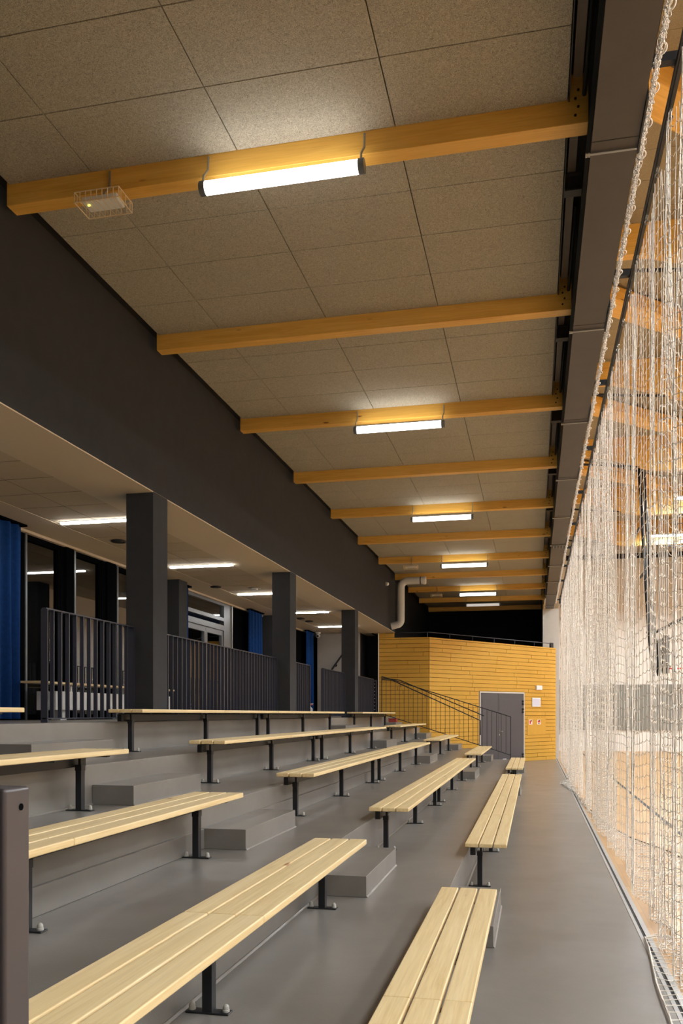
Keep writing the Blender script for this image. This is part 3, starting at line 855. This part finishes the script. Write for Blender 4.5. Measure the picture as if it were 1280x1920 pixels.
# long white radiator box with a wooden seat over it
t = thing('radiator_bench', 'white radiator box with a thin wooden seat board by the window', 'bench', (-6.72, 10.35, TZ[5]))
LB2 = 4.3
obj('box', MB().box(0, .30, .35, LB2, .14, .40), white_metal, t, bevel=.006)
for y_ in (.6, 2.4, 4.0): obj('foot', MB().box(.08, .22, y_, y_+.16, 0, .14), white_metal, t)
obj('seat_board', MB().box(-.02, .30, .0, LB2+.05, .50, .53), pine, t, bevel=.004)
for y_ in (.9, 2.6, 4.0): obj('support', MB().box(.1, .2, y_, y_+.05, .40, .50), white_metal, t)

# small things at the platform's far end
t = thing('side_table', 'small white slatted table behind the railing beyond the middle pillar', 'table', (-5.6, 20.3, TZ[5]))
obj('top', MB().box(-.25, .25, -.5, .35, .30, .32), red_m, t, bevel=.003)
for k in range(5): obj('leg', MB().box(-.2, -.17, -.45+.18*k, -.43+.18*k, 0, .30).box(.17,.2,-.45+.18*k,-.43+.18*k,0,.30), white_metal, t)
t = thing('soap_dispenser', 'white pump bottle on a short stand beyond the middle pillar', 'dispenser', (-5.5, 20.95, TZ[5]))
obj('stand', MB().lathe([(.09,0),(.09,.10)]), white_metal, t)
obj('bottle', MB().lathe([(.06,.10),(.06,.22),(.03,.25),(.02,.27)]), white_metal, t); obj('pump', MB().tube([(0,0,.27),(0,0,.33)], .012, 8).box(-.07,.07,-.02,.02,.33,.35), white_metal, t)
t = thing('red_crate', 'small red crate at the end of the top row', 'crate', (-4.25, 25.35, TZ[4]+.158))
obj('body', MB().box(0, .24, 0, .24, 0, .10), flat('brick_red', lin(150,50,42), .6), t, bevel=.01); obj('lid', MB().box(-.008, .248, -.008, .248, .10, .12), flat('dark_red', lin(128,40,36), .5), t)

# ------------------------------------------------------------------ the court beyond the net
def haunch(label, y):
    """deep roof beam with rounded underside near its bearing"""
    pts = [(.35, 1.0), (.35, .55), (1.7, .52), (2.3, .35), (3.0, .10), (3.6, .0), (22, .0), (25.5, .3), (25.5, 1.0)]
    t = thing('roof_beam', label, 'beam', (0, y, CC-1.0), 'glulam roof beams over the court')
    obj('timber', MB().prism(pts, 'y', 0, .18), glulam, t, bevel=.006)
    obj('tie_rod', MB().tube([(.6,.09,.40),(6,.09,-.12),(12,.09,-.25)], .03, 8), black_metal, t)
    return t
cw = ['nearest', 'second', 'third', 'fourth', 'fifth', 'farthest']
for i in range(6): haunch('deep orange roof beam over the court, %s one behind the net' % cw[i], 8.7+5.4*i)
for i in range(4):
    y = 10.3+5.4*i
    t = thing('roof_brace', 'short slanted orange roof brace seen right of the girder, %s from the viewer' % ords[i], 'beam', (1.15, y, CC-.34), 'slanted roof braces over the court', .75)
    obj('timber', MB().box(0, 4.2, 0, .5, 0, .3), glulam, t, bevel=.05)
cy = [-2, 4, 11.7, 17.5, 23.4, 29.2, 35.2]
for j, x in enumerate((4.4, 10.5, 17)):
    for i, y in enumerate(cy):
        t = thing('court_lamp', 'long white lamp under the court roof, %s row and %s line from the net' % (ords[i], ords[j]), 'lamp', (x, y, CAMZ+6.9), 'lamps over the court')
        obj('diffuser', MB().box(0, 2.2, -.14, .14, -.02, 0), court_on, t)
        obj('housing', MB().box(-.03, 2.23, -.17, .17, 0, .05), white_metal, t)
        for xx in (.2, 2.0): obj('hanger', MB().tube([(xx,0,.05),(xx,0,.74)], .006, 6), black_metal, t)
# rail along the far wall
t = thing('wall_truss', 'black horizontal rail across the white far wall', 'rail', (1.4, 40.6, CAMZ+7.0))
obj('rail', MB().box(0, 20, -.05, .05, 0, .22), black_metal, t)
for k in range(10): obj('bracket', MB().box(.3+2*k, .4+2*k, .05, .4, .04, .16), black_metal, t)
# basketball goal folded down from the roof
gx_, gy_ = 3.75, 27.4
t = thing('basketball_goal', 'black framed basketball goal with red hoop behind the net', 'goal', (gx_, gy_, 0))
zt_ = CC-.9
for dy in (-.55, .55):
    obj('mast', MB().tube([(-.62,dy*.8,CC-.02),(-.32,dy,4.2),(-.18,dy,2.85)], .055, 10), black_metal, t)
obj('brace', MB().tube([(-.30,0,4.1),(2.6,0,5.6),(4.4,0,CC-.04)], .045, 10), black_metal, t)
obj('ceiling_mount', MB().box(-.85, -.4, -.6, .6, CC-.03, CC), black_metal, t)
for z in (4.2, 5.9, 7.2): obj('cross_bar', MB().tube([(-.36-(z-4.2)*.12,-.55,z),(-.36-(z-4.2)*.12,.55,z)], .04, 8), black_metal, t)
obj('strut', MB().box(-.2, -.02, -.5, -.44, 2.95, 3.9).box(-.2,-.02,.44,.5,2.95,3.9), black_metal, t)
bb = obj('backboard', MB().box(0, .03, -.9, .9, 2.9, 3.95), flat('board_glass', lin(176,178,178), .2), t)
obj('backboard_rim', MB().box(-.03, .06, -.95, -.87, 2.87, 3.98).box(-.03,.06,.87,.95,2.87,3.98).box(-.01,.04,-.9,.9,3.95,3.98).box(-.01,.04,-.9,.9,2.87,2.9), black_metal, bb)
hp = obj('hoop', MB().torus((.40,0,3.05), .225, .014, (0,0,1), 32, 8).box(.03, .19, -.08, .08, 3.0, 3.06), red_m, t)
rim = []
for k in range(24):
    a = 2*PI*k/24
    for s_ in (-1, 1):
        p0 = (.40+.225*math.cos(a), .225*math.sin(a), 3.05); a2 = a+s_*.5
        p1 = (.40+.14*math.cos(a2), .14*math.sin(a2), 2.66); rim.append((p0, p1))
nm_ = MB()
for p0, p1 in rim: nm_.tube([p0, p1], .004, 4)
obj('hoop_net', nm_, net_m, hp)
# painted court lines
def line(label, pts, w, mat):
    m = MB(); (xa, ya), (xb_, yb_) = pts
    d = Vector((xb_-xa, yb_-ya, 0)); L = d.length; d.normalize(); n_ = Vector((-d.y, d.x, 0))
    p = [Vector((xa,ya,0))+n_*w/2, Vector((xa,ya,0))-n_*w/2, Vector((xb_,yb_,0))-n_*w/2, Vector((xb_,yb_,0))+n_*w/2]
    m.prism([(q_.x, q_.y) for q_ in p], 'z', .0005, .003)
    o = struct('floor_line', m, mat); return o
line('a', ((2.0, -8), (2.0, 38.5)), .06, rubber_m)

# ------------------------------------------------------------------ world, camera, colour
w = bpy.data.worlds.new('night'); S.world = w; w.use_nodes = True
w.node_tree.nodes['Background'].inputs['Color'].default_value = (.004,.005,.008,1)
w.node_tree.nodes['Background'].inputs['Strength'].default_value = .6
cam = bpy.data.cameras.new('camera'); co = bpy.data.objects.new('camera', cam); COL.objects.link(co)
co.location = (0, 0, CAMZ); co.rotation_euler = (PI/2, 0, math.atan(362/1615))
cam.sensor_fit = 'AUTO'; cam.sensor_width = 36; cam.lens = 1615/1920*36
cam.shift_x = 0; cam.shift_y = (1339-960)/1920; cam.clip_start = .02; cam.clip_end = 200
cam.dof.use_dof = False
S.camera = co
vs = S.view_settings; vs.view_transform = 'Standard'; vs.look = 'None'; vs.gamma = 1; vs.exposure = .3; vs.use_curve_mapping = False
S.cycles.use_denoising = True
S.cycles.max_bounces = 8; S.cycles.diffuse_bounces = 5; S.cycles.glossy_bounces = 4; S.cycles.transparent_max_bounces = 16
S.cycles.sample_clamp_indirect = 6
